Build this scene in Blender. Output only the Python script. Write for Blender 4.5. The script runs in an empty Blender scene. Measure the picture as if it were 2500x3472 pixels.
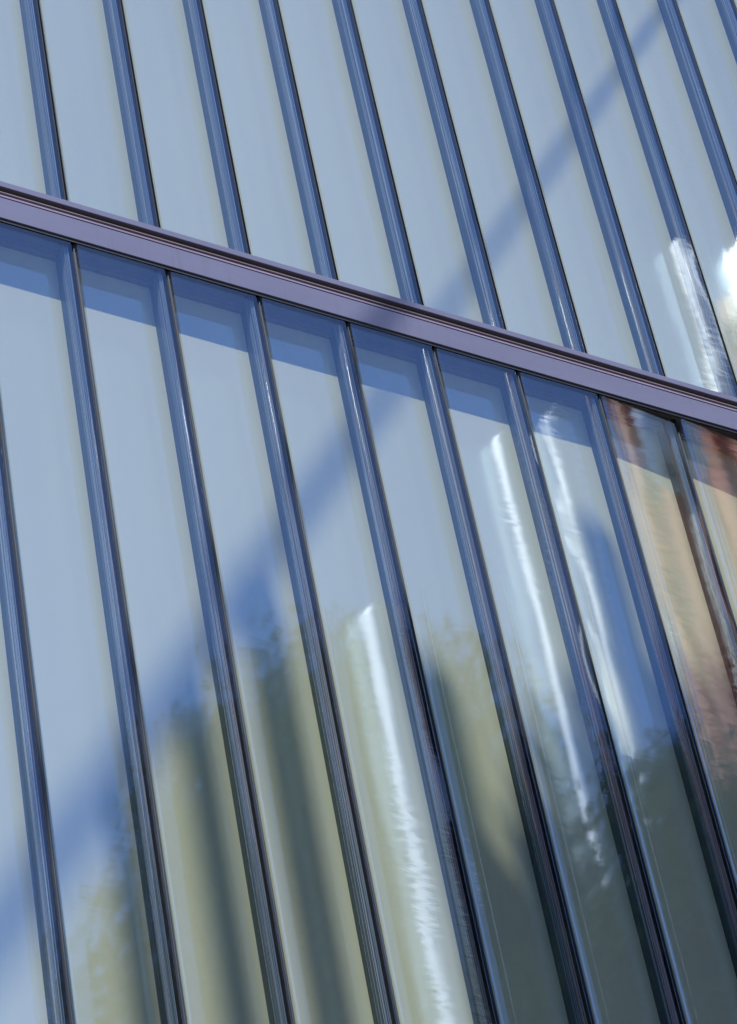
import bpy, math, random
import numpy as np
from mathutils import Matrix, Vector, noise

random.seed(7)
rng = np.random.default_rng(7)
scene = bpy.context.scene
COL = scene.collection
R = math.radians

# ------------------------------------------------------------------ camera
cam_data = bpy.data.cameras.new('camera')
cam = bpy.data.objects.new('camera', cam_data)
COL.objects.link(cam)
rot = Matrix(((0.857, 0.221, -0.466), (-0.491, 0.626, -0.606), (-0.158, 0.748, 0.645)))
# columns: right, up, back of the camera
rt = Vector((0.8569, -0.4914, -0.1579)); fw = Vector((0.4660, 0.6059, 0.6448))
fw.normalize(); rt = (rt - fw * rt.dot(fw)).normalized(); up = rt.cross(fw)
rot = Matrix((rt, up, -fw)).transposed()
cam.matrix_world = Matrix.Translation((-3.0742, -4.9307, -6.0726)) @ rot.to_4x4()
cam_data.lens = 117.32
cam_data.sensor_width = 36.0
cam_data.clip_start = 0.05
cam_data.clip_end = 2000
scene.camera = cam

# ------------------------------------------------------------------ light
SUN = Vector((0.65, 1.0, -2.41)).normalized()      # direction the light travels
world = bpy.data.worlds.new('World'); scene.world = world
world.use_nodes = True
wn = world.node_tree
wn.nodes.clear()
sky = wn.nodes.new('ShaderNodeTexSky'); sky.sky_type = 'NISHITA'; sky.sun_disc = False
sky.sun_elevation = math.asin(-SUN.z)
sky.sun_rotation = math.atan2(-SUN.x, -SUN.y)
sky.altitude = 300; sky.dust_density = 0.3; sky.ozone_density = 4.0; sky.air_density = 1.0
bg = wn.nodes.new('ShaderNodeBackground'); bg.inputs['Strength'].default_value = 0.073
wo = wn.nodes.new('ShaderNodeOutputWorld')
tone = wn.nodes.new('ShaderNodeMix'); tone.data_type = 'RGBA'; tone.blend_type = 'MULTIPLY'
tone.inputs[0].default_value = 1; tone.inputs[7].default_value = (.80, .94, 1.30, 1)
wn.links.new(sky.outputs[0], tone.inputs[6]); wn.links.new(tone.outputs[2], bg.inputs[0]); wn.links.new(bg.outputs[0], wo.inputs[0])
sd = bpy.data.lights.new('sun', 'SUN'); sd.energy = 5.0; sd.angle = R(0.5); sd.color = (1.0, 0.965, 0.92)
so = bpy.data.objects.new('sun', sd); COL.objects.link(so)
so.rotation_euler = SUN.to_track_quat('-Z', 'Y').to_euler()
so.location = (-10, -12, 25)
scene.view_settings.view_transform = 'Standard'
scene.view_settings.look = 'None'
scene.view_settings.gamma = 1
scene.view_settings.use_curve_mapping = False
scene.view_settings.exposure = 1.12
scene.render.engine = 'CYCLES'
scene.cycles.transparent_max_bounces = 24
scene.cycles.max_bounces = 14
scene.cycles.glossy_bounces = 8
scene.cycles.caustics_reflective = False
scene.cycles.caustics_refractive = False

# ------------------------------------------------------------------ materials
class NT:
    def __init__(s, name):
        s.m = bpy.data.materials.new(name); s.m.use_nodes = True
        s.t = s.m.node_tree; s.t.nodes.clear()
        s.out = s.t.nodes.new('ShaderNodeOutputMaterial')
    def n(s, kind, **kw):
        o = s.t.nodes.new('ShaderNode' + kind)
        for k, v in kw.items():
            if k.startswith('_'): setattr(o, k[1:], v)
            else: o.inputs[k.replace('__', ' ')].default_value = v
        return o
    def l(s, a, b): s.t.links.new(a, b)
    def math(s, op, a, b=None, c=None):
        o = s.t.nodes.new('ShaderNodeMath'); o.operation = op
        for i, v in enumerate((a, b, c)):
            if v is None: continue
            if isinstance(v, (int, float)): o.inputs[i].default_value = v
            else: s.l(v, o.inputs[i])
        return o.outputs[0]
    def pos(s, scale, offset=None):
        g = s.n('NewGeometry'); mp = s.n('Mapping'); s.l(g.outputs['Position'], mp.inputs['Vector'])
        mp.inputs['Scale'].default_value = scale
        if offset: mp.inputs['Location'].default_value = offset
        return mp.outputs[0]
    def noise(s, scale, detail=2, rough=.5, dist=0):
        x = s.n('TexNoise'); x.inputs['Scale'].default_value = 1; x.inputs['Detail'].default_value = detail
        x.inputs['Roughness'].default_value = rough; x.inputs['Distortion'].default_value = dist
        s.l(s.pos(scale), x.inputs['Vector']); return x.outputs['Fac']
    def ramp(s, fac, stops):
        r = s.n('ValToRGB'); e = r.color_ramp.elements
        while len(e) > 1: e.remove(e[-1])
        e[0].position = stops[0][0]; e[0].color = (*stops[0][1], 1)
        for p, c in stops[1:]:
            k = e.new(p); k.color = (*c, 1)
        s.l(fac, r.inputs[0]); return r.outputs[0]
    def bump(s, h, dist, normal=None, strength=1.0):
        b = s.n('Bump'); b.inputs['Strength'].default_value = strength; b.inputs['Distance'].default_value = dist
        s.l(h, b.inputs['Height'])
        if normal is not None: s.l(normal, b.inputs['Normal'])
        return b.outputs[0]
    def facing(s, f0):
        lw = s.n('LayerWeight'); lw.inputs['Blend'].default_value = .5
        p = s.math('POWER', lw.outputs['Facing'], 5.0)
        return s.math('MULTIPLY_ADD', p, 1 - f0, f0)

def glass_mat(name, f0, tint, bump_amt, gloss=(1, 1, 1)):
    t = NT(name)
    fine = t.noise((7, 7, 46), 3, .55, .5)
    broad = t.noise((5, 5, 2.2), 2, .5)
    # roller wave is stronger in some places than in others
    patch = t.noise((2.0, 2.0, 1.0), 1, .5)
    k = t.math('SMOOTH_MAX', t.math('MULTIPLY_ADD', patch, 3.2, -1.15), .15, .2)
    n1 = t.bump(t.math('MULTIPLY', fine, k), .00015 * bump_amt)
    n2 = t.bump(broad, .00015 * bump_amt, n1)
    tr = t.n('BsdfTransparent'); tr.inputs[0].default_value = (*tint, 1)
    gl = t.n('BsdfGlossy'); gl.inputs['Color'].default_value = (*gloss, 1); gl.inputs['Roughness'].default_value = .025
    t.l(n2, gl.inputs['Normal'])
    mx = t.n('MixShader'); t.l(t.facing(f0), mx.inputs[0]); t.l(tr.outputs[0], mx.inputs[1]); t.l(gl.outputs[0], mx.inputs[2])
    # rain dust: a faint film with specks and dried runs
    dn = t.noise((160, 160, 120), 3, .7)
    run = t.noise((70, 70, 2.5), 3, .6)
    d = t.math('MULTIPLY', t.math('GREATER_THAN', dn, .775), .35)
    d = t.math('ADD', d, t.math('MULTIPLY', t.math('MULTIPLY_ADD', run, .06, -.018), .5))
    d = t.math('MAXIMUM', d, 0.004)
    df = t.n('BsdfDiffuse'); df.inputs[0].default_value = (.42, .41, .36, 1)
    m2 = t.n('MixShader'); t.l(d, m2.inputs[0]); t.l(mx.outputs[0], m2.inputs[1]); t.l(df.outputs[0], m2.inputs[2])
    t.l(m2.outputs[0], t.out.inputs[0])
    return t.m

M = {}
M['glass'] = glass_mat('channel_glass', .145, (.955, .965, .955), 1.0, (.84, .95, 1))

def inner_mat():
    t = NT('cream_backed_inner_glass')
    oi = t.n('ObjectInfo')
    nf = t.math('ADD', t.math('MULTIPLY', t.noise((3, 3, .7), 3, .5), .7), t.math('MULTIPLY', oi.outputs['Random'], .3))
    c = t.ramp(nf, [(.25, (.69, .71, .50)), (.75, (.78, .79, .57))])
    wv = t.noise((12, 12, 60), 2, .5)
    broad = t.noise((6, 6, 1.6), 2, .5)
    nb = t.bump(broad, .0003, t.bump(wv, .00004))
    df = t.n('BsdfDiffuse'); t.l(c, df.inputs[0])
    gl = t.n('BsdfGlossy'); gl.inputs['Color'].default_value = (.68, .9, 1, 1); gl.inputs['Roughness'].default_value = .045; t.l(nb, gl.inputs['Normal'])
    mx = t.n('MixShader'); t.l(t.facing(.33), mx.inputs[0]); t.l(df.outputs[0], mx.inputs[1]); t.l(gl.outputs[0], mx.inputs[2])
    t.l(mx.outputs[0], t.out.inputs[0]); return t.m
M['inner'] = inner_mat()

def flange_mat():
    t = NT('green_glass_flange')
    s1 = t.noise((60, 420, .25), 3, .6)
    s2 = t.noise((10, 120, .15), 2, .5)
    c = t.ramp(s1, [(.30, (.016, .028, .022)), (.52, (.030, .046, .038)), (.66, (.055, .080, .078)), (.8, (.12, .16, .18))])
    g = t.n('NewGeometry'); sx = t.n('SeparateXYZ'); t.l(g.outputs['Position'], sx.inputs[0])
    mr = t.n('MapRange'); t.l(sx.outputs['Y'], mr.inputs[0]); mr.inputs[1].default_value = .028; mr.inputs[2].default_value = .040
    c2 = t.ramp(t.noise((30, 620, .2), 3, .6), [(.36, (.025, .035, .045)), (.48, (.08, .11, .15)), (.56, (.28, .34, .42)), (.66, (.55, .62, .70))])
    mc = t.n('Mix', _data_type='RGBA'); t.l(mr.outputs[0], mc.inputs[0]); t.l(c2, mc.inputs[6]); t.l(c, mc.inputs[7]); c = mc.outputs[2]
    nb = t.bump(t.math('ADD', s1, s2), .0007)
    df = t.n('BsdfDiffuse'); t.l(c, df.inputs[0]); t.l(nb, df.inputs['Normal'])
    gl = t.n('BsdfGlossy'); gl.inputs['Color'].default_value = (.8, .9, 1, 1); gl.inputs['Roughness'].default_value = .2; t.l(nb, gl.inputs['Normal'])
    mx = t.n('MixShader'); t.l(t.facing(.03), mx.inputs[0]); t.l(df.outputs[0], mx.inputs[1]); t.l(gl.outputs[0], mx.inputs[2])
    t.l(mx.outputs[0], t.out.inputs[0]); return t.m
M['flange'] = flange_mat()

def edge_mat():
    t = NT('ground_glass_edge')
    s1 = t.noise((700, 40, .3), 3, .65)
    c = t.ramp(s1, [(.36, (.02, .035, .05)), (.5, (.09, .13, .18)), (.64, (.34, .42, .52))])
    nb = t.bump(s1, .0006)
    p = t.n('BsdfPrincipled'); t.l(c, p.inputs['Base Color']); p.inputs['Roughness'].default_value = .22
    t.l(nb, p.inputs['Normal']); t.l(p.outputs[0], t.out.inputs[0]); return t.m
M['edge'] = edge_mat()

def simple(name, col, rough, var=.12, scale=(9, 9, 9), bump=0, bscale=(300, 300, 300), metal=0, spec=.5):
    t = NT(name)
    a = tuple(x * (1 - var) for x in col); b = tuple(min(1, x * (1 + var)) for x in col)
    c = t.ramp(t.noise(scale, 4, .6), [(.3, a), (.7, b)])
    p = t.n('BsdfPrincipled'); t.l(c, p.inputs['Base Color'])
    p.inputs['Metallic'].default_value = metal; p.inputs['Specular IOR Level'].default_value = spec
    rr = t.math('MULTIPLY_ADD', t.noise(tuple(x * 3 for x in scale), 3), .2, rough - .1); t.l(rr, p.inputs['Roughness'])
    if bump: t.l(t.bump(t.noise(bscale, 3), bump), p.inputs['Normal'])
    t.l(p.outputs[0], t.out.inputs[0]); return t.m

def metal_mat():
    t = NT('mauve_anodised_metal')
    c = t.ramp(t.noise((2.2, 9, 9), 4, .6), [(.25, (.130, .134, .196)), (.75, (.150, .154, .226))])
    speck = t.math('GREATER_THAN', t.noise((210, 210, 210), 2, .6), .76)
    runs = t.noise((55, 55, 3), 3, .6)
    mixc = t.n('Mix', _data_type='RGBA')
    t.l(t.math('ADD', t.math('MULTIPLY', speck, .5), t.math('MAXIMUM', t.math('MULTIPLY_ADD', runs, .8, -.46), 0)), mixc.inputs[0])
    t.l(c, mixc.inputs[6]); mixc.inputs[7].default_value = (.075, .06, .075, 1)
    p = t.n('BsdfPrincipled'); t.l(mixc.outputs[2], p.inputs['Base Color'])
    p.inputs['Roughness'].default_value = .38; p.inputs['Metallic'].default_value = 0.15
    t.l(t.bump(t.noise((900, 900, 900), 2), .00006, t.bump(t.noise((3, 3, 12), 2), .0004)), p.inputs['Normal'])
    t.l(p.outputs[0], t.out.inputs[0]); return t.m
M['metal'] = metal_mat()
M['metal_dark'] = simple('dark_plum_metal', (.15, .12, .13), .4, .2, (3, 20, 20))
M['groove'] = simple('dark_red_brown_groove', (.022, .008, .009), .5, .2, (3, 20, 20))
M['strip'] = simple('pale_gasket_strip', (.20, .17, .24), .35, .15, (3, 30, 30))
M['black'] = simple('black_rubber_and_gap_shade', (.008, .010, .015), .6)
M['joint'] = simple('grey_silicone', (.020, .028, .042), .7, .3, (60, 60, 4), spec=.08)
M['frame'] = simple('grey_head_frame', (.13, .12, .13), .45, .1)
M['core'] = simple('concrete_core', (.25, .24, .23), .8)
M['joints'] = simple('asphalt_ground', (.085, .078, .068), .9, .2, (1, 1, 1))
M['bark'] = simple('bark', (.085, .065, .05), .9, .3, (12, 12, 3), .01, (30, 30, 6))
M['white'] = simple('white_paint', (.84, .84, .82), .45, .03)
M['alu'] = simple('satin_aluminium', (.93, .94, .95), .56, .03, metal=1)
M['steel'] = simple('grey_steel', (.28, .28, .29), .5, .08)
M['terra'] = simple('terracotta_cladding', (.58, .17, .08), .7, .22, (1.2, 1.2, .4))
M['terra_light'] = simple('pale_terracotta', (.66, .30, .19), .6, .1, (1.2, 1.2, .4))
M['window'] = simple('dark_window', (.02, .025, .03), .1, .1)
def leaf_mat(name, a, b):
    t = NT(name)
    c = t.ramp(t.noise((1.7, 1.7, 1.7), 4, .7), [(.3, a), (.7, b)])
    df = t.n('BsdfDiffuse'); t.l(c, df.inputs[0]); tl = t.n('BsdfTranslucent'); t.l(c, tl.inputs[0])
    mx = t.n('MixShader'); mx.inputs[0].default_value = .25
    t.l(df.outputs[0], mx.inputs[1]); t.l(tl.outputs[0], mx.inputs[2]); t.l(mx.outputs[0], t.out.inputs[0]); return t.m
M['leaf'] = leaf_mat('dark_leaves', (.014, .030, .014), (.040, .062, .026))
M['leaf2'] = leaf_mat('mid_leaves', (.028, .05, .018), (.065, .09, .035))

# ------------------------------------------------------------------ mesh helpers
class MB:
    def __init__(s): s.v = []; s.f = []
    def add(s, vs, fs):
        o = len(s.v); s.v += [tuple(v) for v in vs]; s.f += [tuple(i + o for i in f) for f in fs]; return s
    def box(s, x0, x1, y0, y1, z0, z1):
        vs = [(x, y, z) for x in (x0, x1) for y in (y0, y1) for z in (z0, z1)]
        return s.add(vs, [(0, 1, 3, 2), (4, 6, 7, 5), (0, 4, 5, 1), (2, 3, 7, 6), (0, 2, 6, 4), (1, 5, 7, 3)])
    def loft_x(s, prof, x0, x1):            # closed (y,z) profile swept along x
        n = len(prof); vs = [(x0, y, z) for y, z in prof] + [(x1, y, z) for y, z in prof]
        fs = [(i, (i + 1) % n, n + (i + 1) % n, n + i) for i in range(n)]
        fs += [tuple(range(n - 1, -1, -1)), tuple(range(n, 2 * n))]
        return s.add(vs, fs)
    def tube(s, pts, rad, n=12, caps=True):
        pts = [Vector(p) for p in pts]; vs = []
        for i, p in enumerate(pts):
            d = (pts[min(i + 1, len(pts) - 1)] - pts[max(i - 1, 0)]).normalized()
            a = d.orthogonal().normalized() if abs(d.z) > .9 else d.cross(Vector((0, 0, 1))).normalized()
            if abs(d.z) > .9: a = Vector((1, 0, 0)) - d * d.x; a.normalize()
            b = d.cross(a); r = rad[i] if isinstance(rad, (list, tuple)) else rad
            vs += [p + (a * math.cos(2 * math.pi * k / n) + b * math.sin(2 * math.pi * k / n)) * r for k in range(n)]
        fs = [(i * n + k, i * n + (k + 1) % n, (i + 1) * n + (k + 1) % n, (i + 1) * n + k) for i in range(len(pts) - 1) for k in range(n)]
        if caps: fs += [tuple(range(n - 1, -1, -1)), tuple(range(len(vs) - n, len(vs)))]
        return s.add(vs, fs)
    def build(s, name, mat, parent=None, smooth=False, loc=None):
        me = bpy.data.meshes.new(name); me.from_pydata(s.v, [], s.f); me.materials.append(mat)
        if smooth: me.polygons.foreach_set('use_smooth', [True] * len(me.polygons))
        me.update()
        o = bpy.data.objects.new(name, me); COL.objects.link(o)
        if parent: o.parent = parent
        if loc: o.location = loc
        return o
def tag(o, label=None, cat=None, group=None, kind=None):
    for k, v in (('label', label), ('category', cat), ('group', group), ('kind', kind)):
        if v: o[k] = v
    return o
def empty(name, loc=(0, 0, 0)):
    o = bpy.data.objects.new(name, None); COL.objects.link(o); o.location = loc; return o

W = .262                       # pitch of the glass channels
GROUND = -7.7
RAIL_BOT = -.540 * W           # lower edge of the rail fascia
K0, K1 = -5, 14                # channel i spans (i-1)*W .. i*W
X0, X1 = (K0 - 1) * W, K1 * W

# ------------------------------------------------------------------ ground and building core
g = MB().box(-150, 150, -150, 150, GROUND - .3, GROUND).build('ground', M['joints']); tag(g, kind='structure')
core = MB().box(X0 - 3, X1 + 3, .085, 8, GROUND, 3.9).build('building_core', M['core'])
tag(core, 'concrete structure standing behind the glass walls', 'building')

# ------------------------------------------------------------------ glass channels
def channel_mesh(i, z0, z1, bow, seed):
    """U section of cast glass, 7 mm thick, rounded outer corners; slightly bowed and wavy along its length."""
    w = W - .0115; h = .050; t = .007; ro = .0055; ri = .003
    outer = [(0, h), (0, .030), (0, ro)]
    for a in (25, 50, 72): outer.append((ro - ro * math.cos(R(a)), ro - ro * math.sin(R(a))))
    for u in (0, .004, .012, .03, .07, .13, .2, .3, .4, .5, .6, .7, .8, .87, .93, .97, .988, .996, 1):
        outer.append((ro + (w - 2 * ro) * u, 0))
    for a in (72, 50, 25): outer.append((w - ro + ro * math.cos(R(a)), ro - ro * math.sin(R(a))))
    outer += [(w, ro), (w, .030), (w, h)]
    inner = [(w - t, h), (w - t, t + ri), (w - t - ri * .3, t + ri * .3), (w - t - ri, t)]
    for k in range(1, 6): inner.append((w - t - ri - (w - 2 * t - 2 * ri) * k / 6, t))
    inner += [(t + ri, t), (t + ri * .3, t + ri * .3), (t, t + ri), (t, h)]
    prof = outer + inner; n = len(prof)
    rows = max(12, int((z1 - z0) / .06))
    vs = []
    for r in range(rows + 1):
        z = z0 + (z1 - z0) * r / rows
        for (x, y) in prof:
            u = (x - w / 2) / (w / 2)
            wv = .00009 * noise.noise(Vector((x * 9 + seed, seed * 3.1, z * 1.6))) + .00003 * noise.noise(Vector((x * 22, seed, z * 4)))
            ed = .0005 * noise.noise(Vector((seed * 7, x * 3, z * 5))) * abs(u) ** 6
            yy = y - bow * (1 - u * u) * (1 if y < .01 else 0) + wv + ed
            vs.append((x, yy, z))
    fs = [(r * n + k, r * n + (k + 1) % n, (r + 1) * n + (k + 1) % n, (r + 1) * n + k) for r in range(rows) for k in range(n)]
    fs = [f[::-1] for f in fs]
    m = MB().add(vs, fs)
    m.add(vs[:n], [tuple(range(n))]); m.add(vs[-n:], [tuple(range(n))[::-1]])
    return m

def share(name, me, mat, parent, loc):
    o = bpy.data.objects.new(name, me); COL.objects.link(o); o.parent = parent; o.location = loc; return o

def tier(root, z0, z1, yaw):
    H = z1 - z0
    inner = MB().box(-.0225, .2385, .0608, .0678, 0, H).build('inner_pane', M['inner'], root)
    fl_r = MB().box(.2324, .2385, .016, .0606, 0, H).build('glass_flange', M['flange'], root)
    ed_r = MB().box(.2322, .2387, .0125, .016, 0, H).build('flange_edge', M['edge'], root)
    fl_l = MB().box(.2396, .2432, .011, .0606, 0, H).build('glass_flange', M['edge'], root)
    beadm = MB()
    beadm.tube([(.2566, .0058, 0), (.2566, .0058, H)], .0020, 8)
    bead = beadm.build('joint_bead', M['joint'], root, smooth=True)
    gask = MB().box(.2512, .2614, .0075, .058, 0, H).build('joint_gasket', M['black'], root)
    protos = [(o.name, o.data) for o in (inner, fl_r, ed_r, fl_l, bead, gask)]
    for o in (inner, fl_r, ed_r, fl_l, bead, gask): bpy.data.objects.remove(o)
    names = ['inner_pane', 'glass_flange', 'flange_edge', 'glass_flange', 'joint_bead', 'joint_gasket']
    for i in range(K0, K1 + 1):
        x = (i - 1) * W
        bow = random.uniform(-.00015, .00030) + yaw.get(('bow', i), 0)
        ch = channel_mesh(i, 0, H, bow, i * 1.37 + z0).build('glass_channel', M['glass'], root, smooth=True, loc=(x, 0, z0))
        a = yaw.get(i, random.uniform(-.0018, .0018))
        if i in (7, 8) and z0 < -1: tag(ch, 'channel pane reflecting terracotta red at its top')
        rx = random.uniform(-.0008, .0008)
        ch.rotation_euler = (rx, 0, a)
        if z0 < -1: ch.location.y = H * math.sin(rx)
        for nm, (_, me) in zip(names, protos):
            o = bpy.data.objects.new(nm, me); COL.objects.link(o); o.parent = ch; o.location = (0, 0, 0)
    return root

low = tag(empty('glass_facade', (0, 0, 0)), 'lower glass wall of upright channel planks below the mauve metal rail, reflecting trees', 'glass wall')
upp = tag(empty('glass_facade', (0, 0, 0)), 'upper glass wall of upright channel planks above the mauve metal rail, reflecting blue sky', 'glass wall')
tier(low, -7.3, -.40 * W, {6: -.002, 7: .046, 8: .052, 9: .05, 10: .05, 11: .05})
tier(upp, -.022, 3.5, {})
MB().box(X0 - .2, X1 + .2, -.02, .084, GROUND, -7.31).build('plinth', M['core'], low)
# head frame seen through the lower panes
MB().box(X0, X1, .0505, .0606, -.64 * W, -.542 * W).build('head_frame', M['frame'], low)
MB().box(X0, X1, .046, .0505, -.60 * W, -.542 * W).build('head_frame', M['metal_dark'], low)

# ------------------------------------------------------------------ rail
rail = tag(empty('metal_rail', (0, 0, 0)), 'mauve metal rail with grooved top running across between the two glass walls', 'rail')
p = .020 * W
def bev(y0, y1, z0, z1, b=.0012):      # bevelled strip profile, outer face at y0 (towards street)
    return [(y1, z0), (y0 + b, z0), (y0 + b * .3, z0 + b * .3), (y0, z0 + b), (y0, z1 - b), (y0 + b * .3, z1 - b * .3), (y0 + b, z1), (y1, z1)]
segs = [(X0 - .3, X1 + .3)]
for xa, xb in segs:
    MB().loft_x(bev(-p, .062, RAIL_BOT, -.259 * W), xa, xb).build('fascia', M['metal'], rail)
    MB().loft_x(bev(-p * .99, .02, -.098 * W, -.023 * W, .001), xa, xb).build('top_cap', M['metal'], rail)
    MB().box(xa, xb, .010, .055, -.259 * W + .0002, -.098 * W - .0002).build('groove', M['groove'], rail)
    MB().loft_x(bev(-p * .80, .012, -.240 * W, -.214 * W, .0008), xa, xb).build('gasket_strip', M['strip'], rail)
    MB().loft_x(bev(-p * .35, .012, -.172 * W, -.156 * W, .0006), xa, xb).build('groove_fin', M['metal_dark'], rail)
    MB().box(xa, xb, -.0022, -.0008, RAIL_BOT - .0100, RAIL_BOT - .0003).build('gap_shade', M['black'], rail)  # black strip added to stand for the dark gap under the fascia
    MB().box(xa, xb, .0085, .0605, RAIL_BOT - .004, RAIL_BOT - .0004).build('soffit', M['frame'], rail)
MB().box(X0 - .3, X1 + .3, -p, .06, 3.5, 3.62).build('coping', M['metal'], rail)

# ------------------------------------------------------------------ street side (seen mirrored in the glass)
def crown(name, mat, blobs, n, size, parent, seed, core=.0):
    r = np.random.default_rng(seed)
    w = np.array([b[3] ** 2 for b in blobs]); w = w / w.sum()
    idx = r.choice(len(blobs), n, p=w)
    c = np.array([b[:3] for b in blobs])[idx]; rad = np.array([b[3] for b in blobs])[idx]
    d = r.normal(size=(n, 3)); d /= np.linalg.norm(d, axis=1)[:, None]
    rr = rad * (1 - core * 0 - .55 * r.random(n) ** 1.6) * (1 + .12 * r.normal(size=n))
    P = c + d * rr[:, None] * np.array([1, 1, .85])
    a = r.normal(size=(n, 3)); a /= np.linalg.norm(a, axis=1)[:, None]
    b = np.cross(a, r.normal(size=(n, 3))); b /= np.linalg.norm(b, axis=1)[:, None]
    s = size * (.6 + .8 * r.random(n))[:, None]
    V = np.stack([P - a * s, P + b * s * .5, P + a * s, P - b * s * .5], 1).reshape(-1, 3)
    me = bpy.data.meshes.new(name)
    me.from_pydata(V.tolist(), [], np.arange(4 * n).reshape(-1, 4).tolist())
    me.materials.append(mat); me.update()
    o = bpy.data.objects.new(name, me); COL.objects.link(o); o.parent = parent
    return o
def blobs_for(cx, cy, cz, rx, rz, n, seed, rb=.9):
    r = random.Random(seed); out = []
    for _ in range(n):
        while True:
            a = Vector((r.uniform(-1, 1), r.uniform(-1, 1), r.uniform(-1, 1)))
            if a.length < 1: break
        out.append((cx + a.x * rx, cy + a.y * rx, cz + a.z * rz, rb * r.uniform(.6, 1.1)))
    return out
def tree(base, bl, mat, n, size, label, seed, top=None):
    t = empty('tree', base); bx, by, bz = base
    tag(t, label, 'tree', 'trees across the street')
    loc = [(x - bx, y - by, z - bz, r) for x, y, z, r in bl]
    tx, ty, tz = top if top else (bx, by, sum(b[2] for b in bl) / len(bl))
    tx -= bx; ty -= by; tz -= bz
    tr = MB()
    mid = (tx * .35 + .15, ty * .35, tz * .5)
    tr.tube([(0, 0, 0), (.03, .02, .5), mid, (tx, ty, tz)], [.24, .18, .14, .07], 10)
    r = random.Random(seed)
    for b in r.sample(loc, min(9, len(loc))):
        st = Vector(mid).lerp(Vector((tx, ty, tz)), r.uniform(0, .8))
        tr.tube([st, st.lerp(Vector(b[:3]), .5) + Vector((0, 0, .1)), b[:3]], [.07, .05, .02], 7)
    tr.build('trunk', M['bark'], t, smooth=True)
    crown('crown', mat, loc, n, size, t, seed)
    return t
# row of trees whose tops form the skyline in the lower panes
specs = [((6.7, -5.2, GROUND), 6.75, 1.0, 1.45, 2.9), ((5.9, -8.6, GROUND), 5.95, 3.3, .75, 3.4), ((6.9, -8.3, GROUND), 6.7, 4.3, 1.1, 2.6), ((8.9, -8.5, GROUND), 8.8, 4.2, 1.3, 2.6),
         ((11.2, -8.8, GROUND), 11.1, 4.4, 1.4, 2.9), ((13.6, -8.9, GROUND), 13.5, 4.2, 1.4, 3.0)]
which = ['low dark tree nearest the wall', 'leftmost tall dark tree', 'second tall dark tree', 'third tall dark tree', 'fourth tall dark tree', 'rightmost tall dark tree']
for j, (b, cx, cz, rx, rz) in enumerate(specs):
    bl = blobs_for(cx, b[1], cz, rx, rz * .75, 34, 40 + j, .8)
    tree(b, bl, M['leaf'], 70000, .045, which[j] + ' across the street mirrored in the glass', 50 + j)

# added poles, mirrored as pale upright streaks in place of focused sunlight
def pole(x, y, top, rad, label, g='added pale poles for mirrored streaks'):
    t = empty('glint_pole', (x, y, GROUND)); H = top - GROUND
    tag(t, label, 'glint_pole', g)
    MB().tube([(0, 0, .1), (0, 0, H * .5), (0, 0, H - .004), (0, 0, H)], [rad, rad, rad, rad], 24).build('pole', M['alu'], t, smooth=True)
    MB().tube([(0, 0, 0), (0, 0, .1)], rad * 1.9, 16).build('base', M['steel'], t, smooth=True)
pole(5.24, -6.0, 4.8, .105, 'thick pale added pole for a mirrored streak, lowest top')
pole(6.40, -6.0, 6.4, .09, 'tall pale added pole for a mirrored streak, middle of the row')
pole(6.78, -6.0, 6.7, .06, 'thin pale added pole for a mirrored streak beside the middle one')
pole(8.22, -6.0, 8.7, .07, 'tall pale added pole for a mirrored streak, nearest the terracotta block')
lp = tag(empty('glint_post', (8.98, -6.0, GROUND)), 'added pale post with a tall rounded head, mirrored as a bright glow', 'glint post')  # added post, no working lamp: its head mirrors as the upper right glow
MB().tube([(0, 0, 0), (0, 0, 15.1)], .035, 12).build('pole', M['steel'], lp, smooth=True)
MB().tube([(0, 0, 15.0), (0, 0, 15.1), (0, 0, 15.75), (0, 0, 16.6), (0, 0, 16.7), (0, 0, 16.8)], [.05, .22, .24, .24, .18, .02], 28).build('glint_head', M['alu'], lp, smooth=True)

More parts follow.
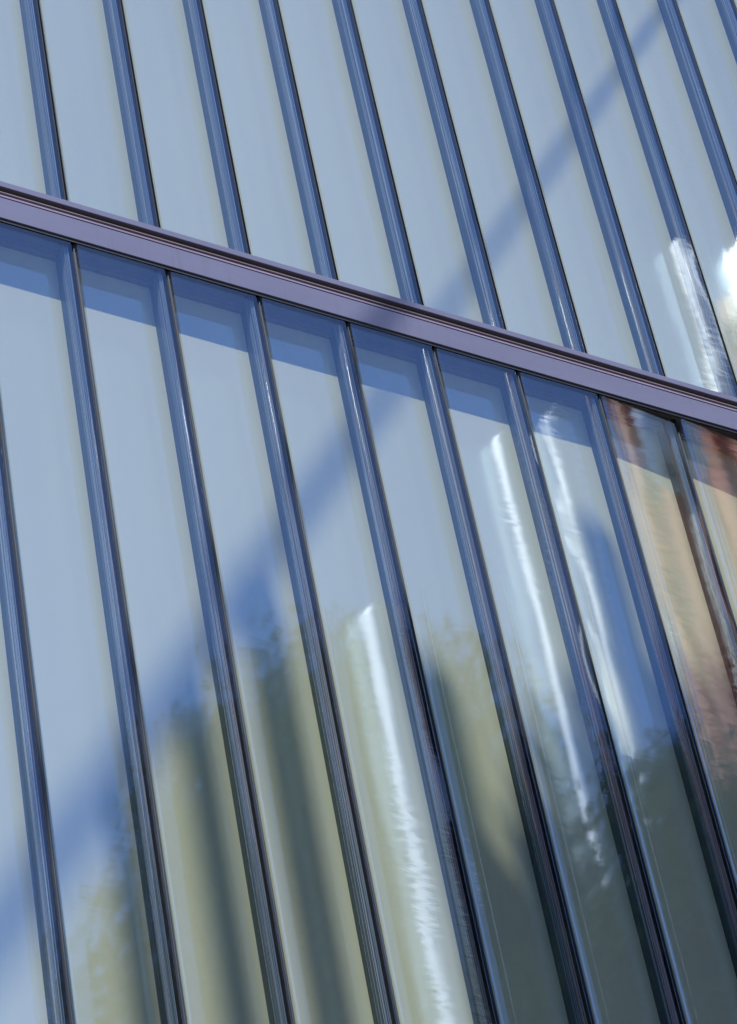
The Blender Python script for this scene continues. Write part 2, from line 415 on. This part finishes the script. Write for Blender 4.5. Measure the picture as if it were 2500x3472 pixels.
# terracotta clad block, its left face in the sun
bt = tag(empty('terracotta_building', (14, -11.3, GROUND)), 'terracotta clad block with pale upright fins across the street', 'building')
Hb = 14.7 - GROUND
MB().box(0, 9, 0, 2.6, 0, Hb).build('wall', M['terra'], bt)
MB().box(-.12, 9, -.1, 2.7, Hb, Hb + .3).build('parapet', M['terra_light'], bt)
for k in range(7):
    y = 2.55 - k * .40
    MB().box(-.10, -.002, y - .10, y, .3, Hb - .01).build('fin', M['terra_light' if k % 2 else 'terra'], bt)
for k in range(3):
    for q in range(3):
        MB().box(-.03, -.004, 2.05 - k * .8, 2.22 - k * .8, Hb - 3.4 - 3.2 * q, Hb - 1.5 - 3.2 * q).build('window', M['window'], bt)

# added unseen frame: beam and slats placed so their shadow falls on inner panes
def up_sun(P, t):   # a point t metres (along y) towards the sun from P
    s = Vector((-.65, -1.0, 2.41)); return Vector(P) + s * (t + P[1])
sh = tag(empty('shadow_frame', (0, 0, 0)), 'added grey steel beam with hanging slats, unseen, shading the inner panes', 'shadow_frame')
ZB = 5.2
def beam_pt(P): return up_sun(P, (ZB - P[2]) / 2.41 - P[1])
A = beam_pt((2.75, .061, 2.46)); B = beam_pt((-.62, .061, -2.60))
MB().tube([A, A.lerp(B, .45), A.lerp(B, .6), B], [.008, .011, .017, .025], 14).build('beam', M['steel'], sh, smooth=True)
for xs, wd, zt in ((.395, .085, -1.10), (.165, .065, -1.45), (-.06, .05, -1.80), (.84, .12, -1.25), (1.48, .09, -.62)):
    t = (ZB - zt) / 2.41
    a = up_sun((xs, .061, zt), t); b = up_sun((xs, .061, -2.9), t)
    MB().box(a.x - wd / 2, a.x + wd / 2, a.y - .02, a.y + .02, b.z, a.z).build('slat', M['steel'], sh)
# leaning tree whose crown shades the lower right corner
ct = up_sun((1.95, .061, -2.35), 3.0)
bl = []
rr = random.Random(5)
edge = [(.92, -2.24), (1.04, -2.08), (1.14, -1.90), (1.28, -1.72), (1.50, -1.52), (1.78, -1.34), (2.1, -1.3), (2.5, -1.2)]
for ex, ez in edge:
    for q in range(5):
        c = up_sun((ex + .22 + .05 * q, .061, ez - .26 - q * .25), 3.0 + rr.uniform(-.25, .25)); bl.append((c.x, c.y, c.z, .26))
t = tree((-4.6, -3.3, GROUND), bl, M['leaf2'], 30000, .06, 'leaning tree beside the glass wall with a spreading crown', 77, top=tuple(ct))
t['group'] = 'trees beside the wall'
